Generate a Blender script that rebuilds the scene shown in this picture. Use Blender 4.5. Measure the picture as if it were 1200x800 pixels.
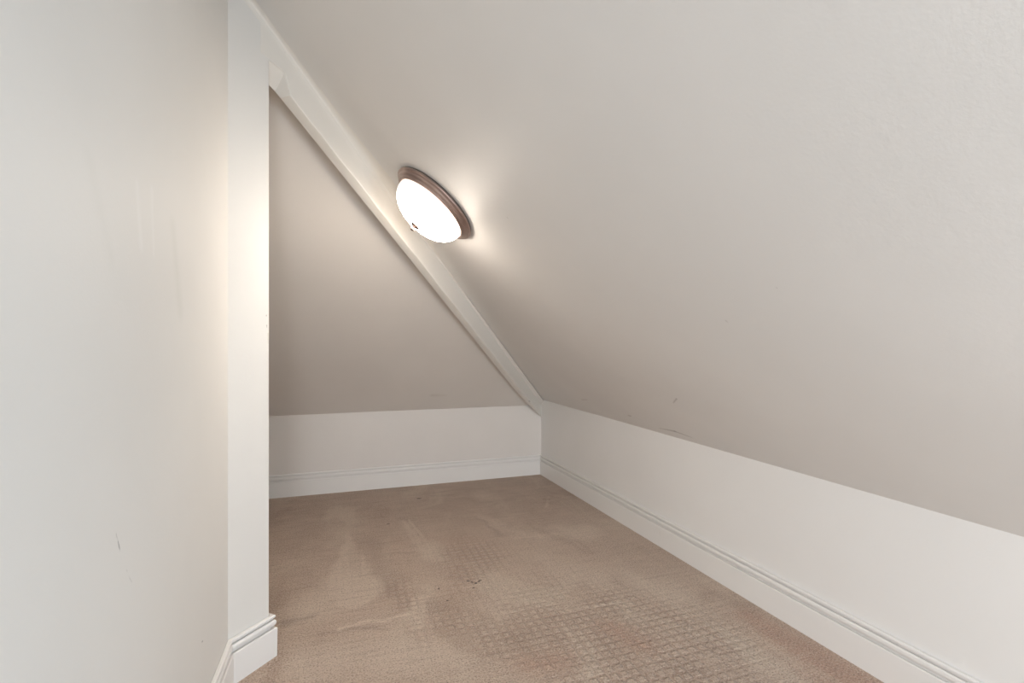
import bpy, bmesh, math, random
from mathutils import Vector
from math import radians, sin, cos, pi, sqrt

for o in list(bpy.data.objects):
    bpy.data.objects.remove(o)
S = bpy.context.scene
C = S.collection

# ------------------------------------------------------------------ camera
cam_d = bpy.data.cameras.new('camera')
cam = bpy.data.objects.new('camera', cam_d)
C.objects.link(cam)
cam_d.sensor_width = 36.0
cam_d.lens = 570.0 / 1200.0 * 36.0
cam_d.shift_y = 9.0 / 1200.0
cam_d.clip_start = 0.02
cam.location = (0, 0, 1.055)
cam.rotation_euler = (radians(90), 0, radians(-18.9))
S.camera = cam

# ------------------------------------------------------------------ world, lights, exposure
W = bpy.data.worlds.new('world')
S.world = W
W.use_nodes = True
W.node_tree.nodes['Background'].inputs[0].default_value = (0.75, 0.85, 1.0, 1)
W.node_tree.nodes['Background'].inputs[1].default_value = 0.3

def area(name, loc, rot, sx, sy, power, col):
    d = bpy.data.lights.new(name, 'AREA')
    d.shape = 'RECTANGLE'
    d.size, d.size_y = sx, sy
    d.energy = power
    d.color = col
    o = bpy.data.objects.new(name, d)
    C.objects.link(o)
    o.location = loc
    o.rotation_euler = rot
    return o

L_NEAR, L_FAR, L_SIDE, LAMP_STRENGTH = 4.0, 155.0, 20.5, 64.0
# daylight arriving through the opening behind the camera
area('doorway_daylight', (0.0, -1.52, 1.0), (radians(90), 0, radians(-14)), 0.55, 1.6, L_NEAR, (1.0, 0.97, 0.92))
# daylight from deep in the next room
area('next_room_daylight', (-0.5, -3.4, 1.3), (radians(90), 0, radians(-12)), 1.4, 2.2, L_FAR, (0.95, 0.96, 0.97))
# added cool fill at the right, low behind the camera; no window there
area('cool_side_fill', (1.25, -0.95, 0.62), (radians(90), 0, radians(62)), 0.5, 0.5, L_SIDE, (0.62, 0.82, 1.0))

S.view_settings.view_transform = 'Standard'
S.view_settings.look = 'None'
S.view_settings.gamma = 1
S.view_settings.use_curve_mapping = False
S.view_settings.exposure = 0.04

# ------------------------------------------------------------------ material helpers
class NT:
    def __init__(self, name):
        self.m = bpy.data.materials.new(name)
        self.m.use_nodes = True
        self.t = self.m.node_tree
        self.bsdf = self.t.nodes['Principled BSDF']
        self.geo = self.t.nodes.new('ShaderNodeTexCoord')
        self.P = self.geo.outputs['Object']
    def link(self, a, b):
        self.t.links.new(a, b)
    def _in(self, sock, v):
        if isinstance(v, bpy.types.NodeSocket):
            self.link(v, sock)
        else:
            sock.default_value = v
    def math(self, op, a, b=0.0, clamp=False, c=None):
        n = self.t.nodes.new('ShaderNodeMath')
        n.operation = op
        n.use_clamp = clamp
        self._in(n.inputs[0], a)
        self._in(n.inputs[1], b)
        if c is not None:
            self._in(n.inputs[2], c)
        return n.outputs[0]
    def vec(self, op, a, b=(0, 0, 0), scale=None):
        n = self.t.nodes.new('ShaderNodeVectorMath')
        n.operation = op
        self._in(n.inputs[0], a)
        self._in(n.inputs[1], b)
        if scale is not None:
            self._in(n.inputs['Scale'], scale)
        return n.outputs['Value'] if op in ('DOT_PRODUCT', 'LENGTH', 'DISTANCE') else n.outputs['Vector']
    def noise(self, scale, detail=2.0, rough=0.5, stretch=(1, 1, 1), dist=0.0, vec=None):
        mp = self.vec('MULTIPLY', vec if vec is not None else self.P, stretch)
        n = self.t.nodes.new('ShaderNodeTexNoise')
        self.link(mp, n.inputs['Vector'])
        n.inputs['Scale'].default_value = scale
        n.inputs['Detail'].default_value = detail
        n.inputs['Roughness'].default_value = rough
        n.inputs['Distortion'].default_value = dist
        return n.outputs['Fac']
    def remap(self, v, a, b, c=0.0, d=1.0, smooth=True):
        n = self.t.nodes.new('ShaderNodeMapRange')
        if smooth:
            n.interpolation_type = 'SMOOTHSTEP'
        self._in(n.inputs['Value'], v)
        n.inputs['From Min'].default_value = a
        n.inputs['From Max'].default_value = b
        n.inputs['To Min'].default_value = c
        n.inputs['To Max'].default_value = d
        return n.outputs[0]
    def mix(self, f, a, b):
        n = self.t.nodes.new('ShaderNodeMix')
        n.data_type = 'RGBA'
        self._in(n.inputs[0], f)
        self._in(n.inputs[6], a if isinstance(a, bpy.types.NodeSocket) else (*a, 1))
        self._in(n.inputs[7], b if isinstance(b, bpy.types.NodeSocket) else (*b, 1))
        return n.outputs[2]
    def capsule(self, a, b, r0, r1, soft, warp=None):
        """mask that is 1 within a tapered stroke from point a to point b"""
        a, b = Vector(a), Vector(b)
        d = b - a
        L2 = d.length_squared
        src = warp if warp is not None else self.P
        ap = self.vec('SUBTRACT', src, tuple(a))
        t = self.math('MULTIPLY', self.vec('DOT_PRODUCT', ap, tuple(d)), 1.0 / L2, clamp=True)
        near = self.vec('SCALE', tuple(d), scale=t)
        dist = self.vec('DISTANCE', ap, near)
        r = self.math('MULTIPLY_ADD', t, r1 - r0, c=r0)
        return self.remap(self.math('SUBTRACT', r, dist), -soft, soft)
    def maxm(self, ms):
        out = ms[0]
        for m in ms[1:]:
            out = self.math('MAXIMUM', out, m)
        return out
    def bump(self, h, strength, dist):
        n = self.t.nodes.new('ShaderNodeBump')
        n.inputs['Strength'].default_value = strength
        n.inputs['Distance'].default_value = dist
        self.link(h, n.inputs['Height'])
        self.link(n.outputs[0], self.bsdf.inputs['Normal'])
    def color(self, c):
        self._in(self.bsdf.inputs['Base Color'], c if isinstance(c, bpy.types.NodeSocket) else (*c, 1))
    def set(self, k, v):
        self._in(self.bsdf.inputs[k], v)

def paint(name, base, marks=(), rough=0.45, texture=0.06, mottled=0.02, spec=0.4):
    """matt wall paint: roller texture, faint unevenness, dark scuffs: (a, b, r0, r1, soft, strength, colour)"""
    n = NT(name)
    dirty = tuple(c * (1 - mottled * 2) for c in base)
    clean = tuple(min(1, c * (1 + mottled)) for c in base)
    col = n.mix(n.remap(n.noise(1.7, 3, 0.55), 0.3, 0.7), dirty, clean)
    wp = None
    if marks:
        nz = n.t.nodes.new('ShaderNodeTexNoise')
        nz.inputs['Scale'].default_value = 60
        n.link(n.P, nz.inputs['Vector'])
        wp = n.vec('ADD', n.P, n.vec('SCALE', n.vec('SUBTRACT', nz.outputs['Color'], (0.5, 0.5, 0.5)), scale=0.006))
    for (a, b, r0, r1, soft, k, c) in marks:
        m = n.math('MULTIPLY', n.capsule(a, b, r0, r1, soft, wp), k)
        col = n.mix(m, col, c)
    n.color(col)
    n.set('Roughness', rough)
    n.set('Specular IOR Level', spec)
    h = n.math('ADD', n.noise(160, 3, 0.55), n.math('MULTIPLY', n.noise(22, 2, 0.5), 1.6))
    n.bump(h, texture, 0.004)
    return n.m

GREY = (0.10, 0.095, 0.09)
BRN = (0.22, 0.18, 0.15)
m_left = paint('cream wall paint', (0.80, 0.78, 0.745), rough=0.55, spec=0.25, marks=[
    ((-.348, .944, .765), (-.348, .954, .742), .0006, .0020, .0012, .85, GREY),
    ((-.348, .954, .742), (-.348, .966, .720), .0020, .0008, .0012, .75, GREY),
    ((-.348, .987, .682), (-.348, 1.008, .653), .0010, .0008, .0012, .30, GREY),
    ((-.349, 1.443, .302), (-.349, 1.450, .300), .0022, .0020, .0015, .6, GREY),
    ((-.348, .80, .44), (-.348, .81, .435), .0015, .001, .001, .4, GREY),
    ((-.2545, 1.838, 1.171), (-.2545, 1.838, 1.169), .0018, .0015, .0012, .7, BRN),
    ((-.2535, 1.839, 1.137), (-.2530, 1.839, 1.128), .0014, .0012, .0012, .6, BRN),
    ((-.2490, 1.843, 1.108), (-.2490, 1.843, 1.075), .0030, .0015, .0025, .35, (0.45, 0.44, 0.30)),
    ((-.349, 1.03, 1.35), (-.349, 1.05, 1.24), .004, .006, .010, .30, (0.90, 0.89, 0.87)),
    ((-.349, 1.10, 1.36), (-.349, 1.11, 1.24), .004, .003, .008, .30, (0.90, 0.89, 0.87)),
    ((-.349, 1.22, 1.32), (-.349, 1.27, 1.14), .010, .014, .022, .22, (0.60, 0.60, 0.54)),
    ((-.349, 0.86, 1.33), (-.349, 0.93, 1.20), .010, .008, .020, .12, (0.60, 0.60, 0.54)),
], mottled=0.012)
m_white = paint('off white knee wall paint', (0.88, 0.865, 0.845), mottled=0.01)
m_back = paint('knee wall paint with shade mixed in', (0.81, 0.77, 0.73), mottled=0.012)  # same knee wall paint, darkened so the far wall looks less lit
m_far = paint('slope paint warmed against cool light', (0.80, 0.75, 0.695), [  # copy of the slope paint, colour warmed to offset the cool light
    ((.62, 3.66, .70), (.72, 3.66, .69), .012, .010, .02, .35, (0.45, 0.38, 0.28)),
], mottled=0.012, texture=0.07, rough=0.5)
m_slope = paint('sloping ceiling paint', (0.825, 0.805, 0.78), [
    ((1.463, 2.86, .726), (1.450, 2.76, .737), .004, .003, .006, .35, BRN),
    ((1.515, 2.39, .681), (1.513, 2.36, .681), .004, .003, .004, .55, BRN),
    ((1.346, 1.771, .822), (1.316, 1.708, .847), .0015, .004, .004, .40, BRN),
    ((1.562, 2.17, .641), (1.555, 2.03, .645), .002, .007, .005, .40, BRN),
    ((1.555, 2.03, .645), (1.572, 1.93, .633), .006, .003, .005, .40, BRN),
    ((.909, .834, 1.191), (.907, .834, 1.197), .0015, .0012, .0012, .35, BRN),
    ((.979, 1.063, 1.132), (.985, 1.063, 1.130), .0025, .002, .002, .30, BRN),
    ((0.53, 1.60, 1.51), (0.532, 1.60, 1.51), .003, .002, .003, .3, BRN),
    ((.62, 3.66, .70), (.72, 3.66, .69), .012, .010, .02, .35, (0.45, 0.38, 0.28)),
], mottled=0.012, texture=0.07, rough=0.48, spec=0.45)
m_beam = paint('beam paint', (0.82, 0.785, 0.73), [
    ((1.380, 3.613, .645), (1.398, 3.633, .636), .003, .002, .003, .6, GREY),
    ((-.246, 1.847, 2.160), (-.222, 1.874, 2.130), .0012, .0015, .0015, .45, BRN),
    ((-.222, 1.874, 2.130), (-.204, 1.893, 2.105), .0015, .0008, .0015, .40, BRN),
    ((-.168, 1.932, 2.085), (-.164, 1.937, 2.075), .0020, .0020, .003, .35, BRN),
], mottled=0.012)
m_trim = paint('white gloss trim paint', (0.88, 0.86, 0.835), [
    ((-.236, 1.838, .030), (-.222, 1.853, .042), .0008, .0010, .001, .8, GREY),
    ((1.590, 2.20, .080), (1.590, 2.20, .055), .0025, .001, .0025, .35, BRN),
    ((1.590, 2.17, .085), (1.590, 2.17, .060), .0015, .001, .002, .25, BRN),
], rough=0.32, texture=0.03, mottled=0.006)

def carpet_material():
    n = NT('beige cut pile carpet')
    base_d = (0.46, 0.35, 0.28)
    base = (0.62, 0.485, 0.39)
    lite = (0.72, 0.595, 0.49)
    red = (0.50, 0.33, 0.25)
    nz = n.t.nodes.new('ShaderNodeTexNoise')
    nz.inputs['Scale'].default_value = 9
    nz.inputs['Detail'].default_value = 3
    n.link(n.P, nz.inputs['Vector'])
    wp = n.vec('ADD', n.P, n.vec('MULTIPLY', n.vec('SUBTRACT', nz.outputs['Color'], (0.5, 0.5, 0.5)), (0.09, 0.09, 0)))
    # the woven lattice: tufted squares about 37 mm apart, along the room's axes
    sc = 2 * pi / 0.037
    sep = n.t.nodes.new('ShaderNodeSeparateXYZ')
    wob = n.vec('ADD', n.P, n.vec('MULTIPLY', n.vec('SUBTRACT', nz.outputs['Color'], (0.5, 0.5, 0.5)), (0.012, 0.012, 0)))
    n.link(wob, sep.inputs[0])
    sx = n.math('SINE', n.math('MULTIPLY', sep.outputs[0], sc))
    sy = n.math('SINE', n.math('MULTIPLY', sep.outputs[1], sc))
    tuft = n.math('MULTIPLY', n.remap(sx, -0.95, 0.1), n.remap(sy, -0.95, 0.1))
    groove = n.math('SUBTRACT', 1.0, tuft)
    seen = n.maxm([
        n.capsule((.62, 2.42, 0), (.56, 2.12, 0), .17, .12, .10, wp),
        n.capsule((.22, 2.25, 0), (.23, 2.05, 0), .07, .06, .05, wp),
        n.capsule((.80, 1.85, 0), (.95, 1.25, 0), .22, .28, .15, wp),
        n.capsule((.35, 1.85, 0), (.55, 1.70, 0), .10, .12, .12, wp),
        n.capsule((1.05, 1.75, 0), (1.25, 1.45, 0), .14, .14, .12, wp)])
    patch = n.remap(n.noise(4.5, 3, 0.6, dist=0.5), 0.30, 0.52, 0.25, 1.0)
    seen = n.math('MULTIPLY', n.math('MULTIPLY_ADD', seen, 0.85, c=0.18), patch)
    grid = n.math('MULTIPLY', groove, seen, clamp=True)
    # nap brushed by feet and vacuum strokes
    mott = n.remap(n.noise(3.2, 4, 0.6, dist=0.6), 0.33, 0.68)
    mott2 = n.remap(n.noise(5.0, 4, 0.62, stretch=(0.5, 2.6, 1)), 0.35, 0.7)
    col = n.mix(n.math('MULTIPLY_ADD', mott2, 0.35, c=n.math('MULTIPLY', mott, 0.45)), base_d, base)
    far = n.remap(sep.outputs[1], 3.5, 2.4, 0.0, 1.0)
    col = n.mix(n.math('MULTIPLY', far, 0.45), col, base)
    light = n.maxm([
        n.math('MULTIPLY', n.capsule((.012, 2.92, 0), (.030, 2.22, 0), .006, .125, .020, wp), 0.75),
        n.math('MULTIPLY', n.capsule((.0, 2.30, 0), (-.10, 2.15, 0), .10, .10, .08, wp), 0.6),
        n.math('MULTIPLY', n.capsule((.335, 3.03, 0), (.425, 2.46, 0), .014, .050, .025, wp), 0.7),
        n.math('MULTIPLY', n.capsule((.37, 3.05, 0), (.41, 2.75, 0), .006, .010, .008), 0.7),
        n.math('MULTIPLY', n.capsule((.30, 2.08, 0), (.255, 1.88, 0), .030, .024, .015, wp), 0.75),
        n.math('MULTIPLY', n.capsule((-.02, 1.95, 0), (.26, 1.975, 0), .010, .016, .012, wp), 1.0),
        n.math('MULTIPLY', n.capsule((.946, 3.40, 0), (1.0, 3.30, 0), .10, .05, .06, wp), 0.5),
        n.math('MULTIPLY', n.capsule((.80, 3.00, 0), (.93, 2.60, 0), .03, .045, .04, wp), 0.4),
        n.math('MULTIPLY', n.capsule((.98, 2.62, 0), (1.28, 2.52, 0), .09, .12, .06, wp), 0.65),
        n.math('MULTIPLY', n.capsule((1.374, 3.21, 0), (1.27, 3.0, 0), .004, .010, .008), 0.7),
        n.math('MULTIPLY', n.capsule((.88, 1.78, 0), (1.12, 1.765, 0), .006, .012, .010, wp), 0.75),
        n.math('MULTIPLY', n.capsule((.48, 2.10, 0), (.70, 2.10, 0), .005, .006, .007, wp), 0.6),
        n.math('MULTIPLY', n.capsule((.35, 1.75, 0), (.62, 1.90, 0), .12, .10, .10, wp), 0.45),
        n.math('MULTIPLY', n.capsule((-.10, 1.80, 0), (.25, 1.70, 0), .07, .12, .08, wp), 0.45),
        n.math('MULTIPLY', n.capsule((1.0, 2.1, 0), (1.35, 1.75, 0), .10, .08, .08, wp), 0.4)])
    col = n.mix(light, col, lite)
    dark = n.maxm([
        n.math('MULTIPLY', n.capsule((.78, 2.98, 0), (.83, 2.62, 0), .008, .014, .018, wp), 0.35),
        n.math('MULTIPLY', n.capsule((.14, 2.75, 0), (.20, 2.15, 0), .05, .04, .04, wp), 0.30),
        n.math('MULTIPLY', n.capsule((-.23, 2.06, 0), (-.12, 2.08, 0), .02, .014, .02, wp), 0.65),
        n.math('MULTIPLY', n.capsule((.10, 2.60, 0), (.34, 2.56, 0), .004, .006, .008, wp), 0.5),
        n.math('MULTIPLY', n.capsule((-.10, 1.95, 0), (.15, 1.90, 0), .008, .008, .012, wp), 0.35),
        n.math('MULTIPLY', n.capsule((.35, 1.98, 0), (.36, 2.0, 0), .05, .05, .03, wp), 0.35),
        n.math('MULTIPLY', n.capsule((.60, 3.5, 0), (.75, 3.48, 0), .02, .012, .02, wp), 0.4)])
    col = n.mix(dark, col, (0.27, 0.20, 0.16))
    reds = n.maxm([
        n.math('MULTIPLY', n.capsule((1.50, 1.50, 0), (1.52, 1.05, 0), .06, .12, .08, wp), 1.0),
        n.math('MULTIPLY', n.capsule((.58, 1.52, 0), (.68, 1.50, 0), .05, .05, .07, wp), 0.9),
        n.math('MULTIPLY', n.capsule((.95, 1.62, 0), (1.00, 1.50, 0), .04, .05, .06, wp), 0.9),
        n.math('MULTIPLY', n.capsule((.65, 2.6, 0), (.3, 2.75, 0), .08, .06, .08, wp), 0.25)])
    col = n.mix(reds, col, red)
    col = n.mix(n.math('MULTIPLY', grid, 0.44), col, (0.34, 0.23, 0.18))
    # rows of pile lying over, and larger worn patches
    rows_ = n.noise(1.0, 3, 0.6, stretch=(7, 55, 1), vec=wob)
    col = n.mix(n.remap(rows_, 0.50, 0.72, 0, 0.30), col, (0.30, 0.22, 0.175))
    col = n.mix(n.remap(rows_, 0.48, 0.30, 0, 0.20), col, (0.68, 0.58, 0.49))
    big = n.noise(2.2, 5, 0.62, stretch=(1.4, 0.8, 1), dist=0.8)
    col = n.mix(n.remap(big, 0.52, 0.70, 0, 0.50), col, (0.35, 0.245, 0.185))
    col = n.mix(n.remap(big, 0.48, 0.32, 0, 0.45), col, (0.70, 0.59, 0.48))
    # fibre tips: salt and pepper of single tufts
    f1 = n.noise(165, 2, 0.8)
    f2 = n.noise(95, 3, 0.7)
    col = n.mix(n.remap(f1, 0.54, 0.64, 0, 0.72), col, (0.20, 0.145, 0.115))
    col = n.mix(n.remap(f1, 0.46, 0.36, 0, 0.62), col, (0.74, 0.63, 0.53))
    col = n.mix(n.remap(f2, 0.5, 0.75, 0, 0.30), col, (0.26, 0.195, 0.155))
    stains = n.maxm([n.capsule((x, y, 0), (x + dx, y + dy, 0), r_ * 1.5, r_, .003) for x, y, dx, dy, r_ in [
        (.527, 2.160, .006, -.004, .0035), (.541, 2.146, .004, -.008, .003), (.556, 2.128, .003, .004, .004), (.572, 2.140, .007, .006, .003),
        (.585, 2.150, .003, 0, .003), (.536, 2.090, .002, 0, .003), (.388, 2.130, .003, .008, .0025), (.405, 2.020, .003, 0, .003),
        (.486, 3.466, .016, 0, .006), (.240, 3.02, .01, 0, .004)]])
    col = n.mix(n.math('MULTIPLY', stains, 0.95), col, (0.07, 0.05, 0.045))
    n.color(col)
    n.set('Roughness', 0.95)
    n.set('Specular IOR Level', 0.1)
    n.set('Sheen Weight', 0.15)
    h = n.math('ADD', n.math('MULTIPLY', f1, 1.0), n.math('MULTIPLY', f2, 1.2))
    h = n.math('SUBTRACT', h, n.math('MULTIPLY', grid, 1.1))
    n.bump(h, 0.7, 0.008)
    return n.m
m_carpet = carpet_material()

def metal_material():
    n = NT('brushed copper nickel')
    col = n.mix(n.remap(n.noise(14, 3), 0.35, 0.65), (0.36, 0.265, 0.235), (0.42, 0.315, 0.28))
    n.color(col)
    n.set('Metallic', 0.8)
    n.set('Roughness', 0.36)
    return n.m
m_metal = metal_material()

def dark_metal():
    n = NT('dark pan edge')
    n.color(n.mix(n.noise(40), (0.10, 0.085, 0.075), (0.14, 0.12, 0.105)))
    n.set('Roughness', 0.6)
    n.set('Metallic', 0.4)
    return n.m
m_pan = dark_metal()

_q = (-Vector((0.845, 0, 1)).normalized()).to_track_quat('Z', 'Y').inverted()
BULB = tuple(_q @ Vector((1, 0, -0.845)).normalized() * 0.035 + Vector((0, 0, 0.100)))
def glass_material():
    n = NT('lit frosted alabaster glass')
    n.color((0.9, 0.88, 0.85))
    n.set('Roughness', 0.35)
    # the bulb sits off centre behind the glass: bright there, fading to the far rim
    d = n.vec('DISTANCE', n.P, BULB)
    k = n.math('MULTIPLY', n.remap(d, 0.03, 0.190, 1.0, 0.015), n.remap(n.noise(9, 3, 0.5), 0.3, 0.7, 0.9, 1.1))
    n.set('Emission Color', (1.0, 0.885, 0.76, 1))
    n.set('Emission Strength', n.math('MULTIPLY', k, LAMP_STRENGTH))
    return n.m
m_glass = glass_material()

# ------------------------------------------------------------------ mesh helpers
def link_mesh(name, verts, faces, mat, parent=None, smooth=False, kind=None):
    me = bpy.data.meshes.new(name)
    me.from_pydata([tuple(v) for v in verts], [], faces)
    bm = bmesh.new()
    bm.from_mesh(me)
    bmesh.ops.recalc_face_normals(bm, faces=bm.faces)
    bm.to_mesh(me)
    bm.free()
    for p in me.polygons:
        p.use_smooth = smooth
    me.materials.append(mat)
    o = bpy.data.objects.new(name, me)
    C.objects.link(o)
    if parent is not None:
        o.parent = parent
    if kind:
        o['kind'] = kind
    return o

def prism(name, poly, offset, mat, kind='structure'):
    """closed solid: polygon (3-D, planar) pushed along offset"""
    n = len(poly)
    v = [Vector(p) for p in poly] + [Vector(p) + Vector(offset) for p in poly]
    f = [list(range(n)), list(range(2 * n - 1, n - 1, -1))]
    f += [[i, (i + 1) % n, n + (i + 1) % n, n + i] for i in range(n)]
    return link_mesh(name, v, f, mat, kind=kind)

# ------------------------------------------------------------------ room geometry (metres)
BACK_Y = 3.818                       # painted face of the far knee wall
YR = -1.60                           # rear wall with the doorway, behind the camera
def right_x(y):                      # painted face of the right knee wall (a touch out of square)
    return 1.569 + (3.80 - y) * 0.02222
TR, TB = 0.845, 0.812                 # pitch of the right and of the far slope
def z_right(x): return 0.597 + TR * (1.612 - x)
def z_back(y): return 0.583 + TB * (BACK_Y - y)
W0 = Vector((-.236, 1.858, 0))       # beam line starts at the wall's end ...
D2 = Vector((1.801, 1.957, 0)).normalized()   # ... and runs to the corner
PERP = Vector((-D2.y, D2.x, 0))      # points away from the room, into the alcove
def bp(s, z, off=0.0):
    p = W0 + D2 * s + PERP * off
    return Vector((p.x, p.y, z))
EDGE = bp(-.0155, 0)
BEND = Vector((-.3495, 1.7346, 0))
AX = -1.75                           # far left end of the alcove

# floor
prism('floor', [(-1.9, YR - 0.1, 0), (1.9, YR - 0.1, 0), (1.9, 4.0, 0), (-1.9, 4.0, 0)], (0, 0, -0.1), m_carpet)

# right knee wall; its top follows the slope, a little wavy like the plaster
ys = [YR, -.5, 0.2, .75, .98, 1.31, 1.68, 2.0, 2.32, 2.6, 2.88, 3.2, 3.5, BACK_Y + .15]
dz = [.0, .0, .0, .0, .001, .000, .004, .004, .006, .004, .000, -.003, -.003, -.002]
prof = [(right_x(y), y, 0) for y in ys] + [(right_x(y), y, z_right(right_x(y)) + d + .0) for y, d in reversed(list(zip(ys, dz)))]
prism('wall_right', prof, (0.12, 0, 0.0), m_white)
# far knee wall
xs = [AX, -.9, -.5, -.2, .0, .25, .6, 1.0, 1.4, 1.72]
prof = [(x, BACK_Y, 0) for x in xs] + [(x, BACK_Y, .583 + d) for x, d in zip(reversed(xs), [0, .002, .001, .003, .003, -.001, -.003, -.003, -.003, -.003])]
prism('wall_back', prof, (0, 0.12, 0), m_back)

# slopes
def rp(x, y): return (x, y, z_right(x))
NR = Vector((TR, 0, 1)).normalized() * 0.1
NB = Vector((0, TB, 1)).normalized() * 0.1
m1 = bp(2.66, 0); m0 = bp(-.2, 0)
prism('ceiling_right', [rp(1.80, YR), rp(1.80, 3.94), rp(bp(2.80, 0, .03).x, bp(2.80, 0, .03).y), rp(bp(-.6, 0, .03).x, bp(-.6, 0, .03).y), rp(bp(-.6, 0, .03).x - .0, YR)],
      NR, m_slope)
def bkp(x, y): return (x, y, z_back(y))
q1 = bp(2.75, 0, .02); q0 = bp(-.35, 0, .02)
prism('ceiling_back', [bkp(AX, BACK_Y + .06), bkp(1.67, BACK_Y + .06), bkp(q0.x, q0.y), bkp(AX, q0.y)], NB, m_far)

# left wall: straight run, then the short angled return that ends at the alcove (rounded plaster corner)
arc = []
rr = 0.005
for k in range(6):
    a = k / 5 * (pi / 2)
    arc.append(bp(-.0155 - rr, 0, rr) + D2 * (rr * sin(a)) - PERP * (rr * cos(a)))
plan = [Vector((BEND.x, YR, 0)), BEND] + arc + [bp(-.0155, 0, .11), Vector((-.62, 1.95, 0)), Vector((-.62, YR, 0))]
lw = prism('wall_left', [(p.x, p.y, 0) for p in plan], (0, 0, 2.75), m_left)
for p in lw.data.polygons:
    p.use_smooth = False
# the alcove's own left end and the partition behind the left wall
prism('wall_alcove', [(AX, 1.7, 0), (AX, BACK_Y + .1, 0), (AX, BACK_Y + .1, 2.3), (AX, 1.7, 2.3)], (-.1, 0, 0), m_white)
prism('wall_partition', [(-1.9, 1.90, 0), (-.60, 1.90, 0), (-.60, 1.90, 2.4), (-1.9, 1.90, 2.4)], (0, -.1, 0), m_white)
# rear wall with a doorway
zo = lambda x: z_right(x) - .10
prism('wall_rear', [(-.62, YR, 0), (-.30, YR, 0), (-.30, YR, 2.06), ((.597 + TR * 1.612 - .10 - 2.06) / TR, YR, 2.06), (1.45, YR, zo(1.45)), (1.45, YR, 0), (1.9, YR, 0), (1.9, YR, 2.9), (-.62, YR, 2.9)],
      (0, -.12, 0), m_white)

# ------------------------------------------------------------------ boxed hip beam with a coved joint to the slope
random.seed(4)
N = 56
s0, s1 = -.0155, 2.80
def l3(s):   # lower outer edge
    if s < .049: return None
    return 1.979 + (s - .049) * (0.484 - 1.979) / (2.661 - .049)
def l2(s):   # lower inner edge
    return 1.976 - (max(s, .03) - .055) * 0.5705
def l4(s):   # where the face meets the right slope
    p = bp(s, 0)
    return z_right(p.x)
rows = []
svals = [-.05, -.0155, .020, .049, .071] + [0.071 + (s1 - 0.071) * (i / N) for i in range(1, N + 1)]
for s in svals:
    if s < .06:
        zo = {-.05: 2.047, -.0155: 2.045, .020: 2.0405, .049: 2.034}[s]
    elif s < .072:
        zo = 1.966
    else:
        zo = l3(s)
    if s > .072:
        zo += random.uniform(-.0022, .0022)
    zi = l2(s)
    r = max(0.010, 0.035 * (1 - s / 2.0) + 0.085 * math.exp(-((s - .62) / .30) ** 2))              # size of the plaster cove
    zt = l4(s)
    p = bp(s, 0, -.0004)
    top = Vector((p.x, p.y, zt - r))
    out = -PERP                                        # towards the room
    q = Vector((p.x, p.y, 0)) + out * r
    q.z = z_right(q.x) + .001
    cove = []
    for k in range(7):
        t = k / 6
        c = Vector((p.x, p.y, zt))
        cove.append(top * (1 - t) ** 2 + c * 2 * t * (1 - t) + q * t * t)
    e = .004
    wd = .050 if s < 2.2 else .050 - .032 * min(1, (s - 2.2) / .5)
    row = [bp(s, zi + .30, wd), bp(s, zi + .002, wd), bp(s, zi, wd - .0015), bp(s, zo, .0045), bp(s, zo + .0012, .0012), bp(s, zo + .0045, -.0004)] + cove + [q + Vector((0, 0, .06)), bp(s, zt + .12, .03)]
    rows.append(row)
M = len(rows[0])
verts = [v for r in rows for v in r]
faces = [[i * M + j, i * M + (j + 1) % M, (i + 1) * M + (j + 1) % M, (i + 1) * M + j] for i in range(len(rows) - 1) for j in range(M)]
faces += [list(range(M)), list(range((len(rows) - 1) * M, len(rows) * M))]
beam = link_mesh('trim_1', verts, faces, m_beam, kind='structure')
for p in beam.data.polygons:
    j = p.vertices[0] % M
    p.use_smooth = len(p.vertices) == 4

def crisp(o, deg=28):
    bm = bmesh.new(); bm.from_mesh(o.data)
    for e in bm.edges:
        e.smooth = len(e.link_faces) == 2 and e.calc_face_angle(0) < radians(deg)
    for f in bm.faces: f.smooth = True
    bm.to_mesh(o.data); bm.free()
crisp(beam)
# cove that carries on along the top of the left wall
def cove_strip(name, pts, r):
    rows = []
    for (p, out) in pts:
        zt = z_right(p.x)
        q = Vector((p.x, p.y, 0)) + out * r
        q.z = z_right(q.x) + .001
        a = Vector((p.x, p.y, zt - r)); c = Vector((p.x, p.y, zt))
        row = [a * (1 - t) ** 2 + c * 2 * t * (1 - t) + q * t * t for t in [k / 6 for k in range(7)]]
        row += [q + Vector((0, 0, .06)), Vector((p.x, p.y, zt + .08)) - out * .02, a - out * .004]
        rows.append(row)
    M = len(rows[0])
    v = [x for r_ in rows for x in r_]
    f = [[i * M + j, i * M + (j + 1) % M, (i + 1) * M + (j + 1) % M, (i + 1) * M + j] for i in range(len(rows) - 1) for j in range(M)]
    f += [list(range(M)), list(range((len(rows) - 1) * M, len(rows) * M))]
    o = link_mesh(name, v, f, m_beam, smooth=True, kind='structure')
    crisp(o)
    return o
bis = (Vector((1, 0, 0)) - PERP).normalized() * 1.08
cove_strip('trim_2', [(Vector((BEND.x, YR, 0)), Vector((1, 0, 0))), (BEND, bis), (bp(-.0155, 0), -PERP)], .036)

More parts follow.
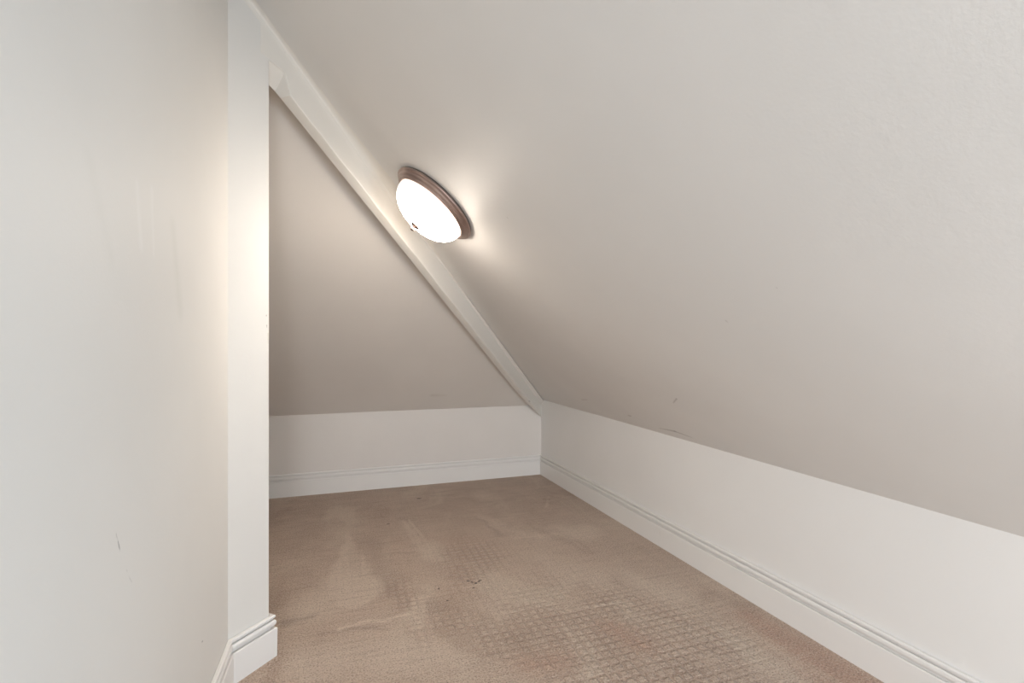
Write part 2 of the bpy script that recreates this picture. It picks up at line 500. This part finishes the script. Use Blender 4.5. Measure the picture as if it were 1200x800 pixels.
# ------------------------------------------------------------------ baseboards
PROFILE = [(.0012, .90), (.0012, .995), (.0022, 1.0), (.0095, 1.0), (.0125, .990), (.0138, .970), (.0135, .945), (.0122, .926), (.0100, .918), (.0022, .912), (.0022, .866), (.0110, .880),
           (.0128, .876), (.0150, .850), (.0155, .815), (.0145, .780), (.0125, .752), (.0100, .735), (.0022, .728), (.0022, .664), (.0135, .690),
           (.0155, .690), (.0175, .680), (.0178, .660), (.0168, .0), (.0012, .0)]
def sweep(name, path, heights, side):
    """moulding along a wall line in plan; side is +1 if the room lies left of the path"""
    n = len(path)
    P = [Vector(p) for p in path]
    dirs = [(P[i + 1] - P[i]).normalized() for i in range(n - 1)]
    nor = [Vector((-d.y, d.x, 0)) * side for d in dirs]
    vs = []
    for i in range(n):
        if i == 0: mvec = nor[0]
        elif i == n - 1: mvec = nor[-1]
        else:
            b = (nor[i - 1] + nor[i]).normalized()
            mvec = b / b.dot(nor[i])
        for (o, z) in PROFILE:
            q = P[i] + mvec * o
            vs.append((q.x, q.y, z * heights[i]))
    M = len(PROFILE)
    f = [[i * M + j, i * M + (j + 1) % M, (i + 1) * M + (j + 1) % M, (i + 1) * M + j] for i in range(n - 1) for j in range(M)]
    f += [list(range(M)), list(range((n - 1) * M, n * M))]
    return link_mesh(name, vs, f, m_trim, kind='structure')
# left: along the wall, round the bend, round the rounded end into the alcove
E0 = bp(-.0155, 0)
sweep('baseboard_left', [(BEND.x, YR, 0), (BEND.x, BEND.y, 0), (E0.x, E0.y, 0), tuple(bp(-.0155, 0, .11))], [.143] * 4, -1)
corner = (right_x(BACK_Y), BACK_Y, 0)
sweep('baseboard_right', [(right_x(YR), YR, 0), corner], [.145, .1635], 1)
sweep('baseboard_back', [corner, (AX, BACK_Y, 0)], [.1635, .160], 1)

# ------------------------------------------------------------------ flush mount lamp on the slope
def lathe(name, prof, mat, parent, seg=96, smooth=True, center_cap=False):
    vs, f = [], []
    n = len(prof)
    for k in range(seg):
        a = 2 * pi * k / seg
        for (r, z) in prof:
            vs.append((r * cos(a), r * sin(a), z))
    for k in range(seg):
        k2 = (k + 1) % seg
        for j in range(n - 1):
            f.append([k * n + j, k2 * n + j, k2 * n + j + 1, k * n + j + 1])
    o = link_mesh(name, vs, f, mat, parent)
    bm = bmesh.new(); bm.from_mesh(o.data)
    bmesh.ops.remove_doubles(bm, verts=bm.verts, dist=1e-6)
    bmesh.ops.recalc_face_normals(bm, faces=bm.faces)
    for fc in bm.faces: fc.smooth = smooth
    bm.to_mesh(o.data); bm.free()
    return o
lamp = bpy.data.objects.new('ceiling_lamp', None)
C.objects.link(lamp)
nrm = Vector((TR, 0, 1)).normalized()
lc = Vector((.355, 2.006, 0)); lc.z = z_right(lc.x)
lamp.location = lc
lamp.rotation_euler = (-nrm).to_track_quat('Z', 'Y').to_euler()
lamp['label'] = 'lit round flush-mount lamp with frosted glass dome and coppery rim on the sloped ceiling'
lamp['category'] = 'lamp'
lathe('mounting_pan', [(0, .0), (.184, .0), (.186, .002), (.186, .010), (.180, .012), (0, .012)], m_pan, lamp)
rim = lathe('rim', [(.148, .006), (.187, .006), (.1905, .009), (.191, .013), (.188, .0165), (.183, .018), (.180, .020), (.1795, .024),
              (.177, .027), (.171, .029), (.1685, .031), (.168, .034), (.165, .037), (.160, .0385), (.157, .038), (.155, .035), (.148, .030), (.148, .006)], m_metal, lamp)
rim['label'] = 'stepped coppery metal rim'
dome_prof = [(.1500, .026), (.1545, .034)]
for k in range(0, 25):
    a = k / 24 * (pi / 2)
    dome_prof.append((.1555 * cos(a) ** 0.92 if k < 24 else 0.0, .040 + .092 * sin(a)))
dome = lathe('glass_dome', dome_prof, m_glass, lamp)
dome['label'] = 'white frosted glass dome, lit'
fin = lathe('finial', [(0, .130), (.020, .1305), (.0225, .1325), (.0215, .135), (.013, .1375), (.007, .140), (.0055, .143), (.0085, .146), (.010, .150), (.0085, .154), (.004, .157), (0, .158)], m_metal, lamp, seg=32)
fin['label'] = 'small metal knob at the centre of the dome'
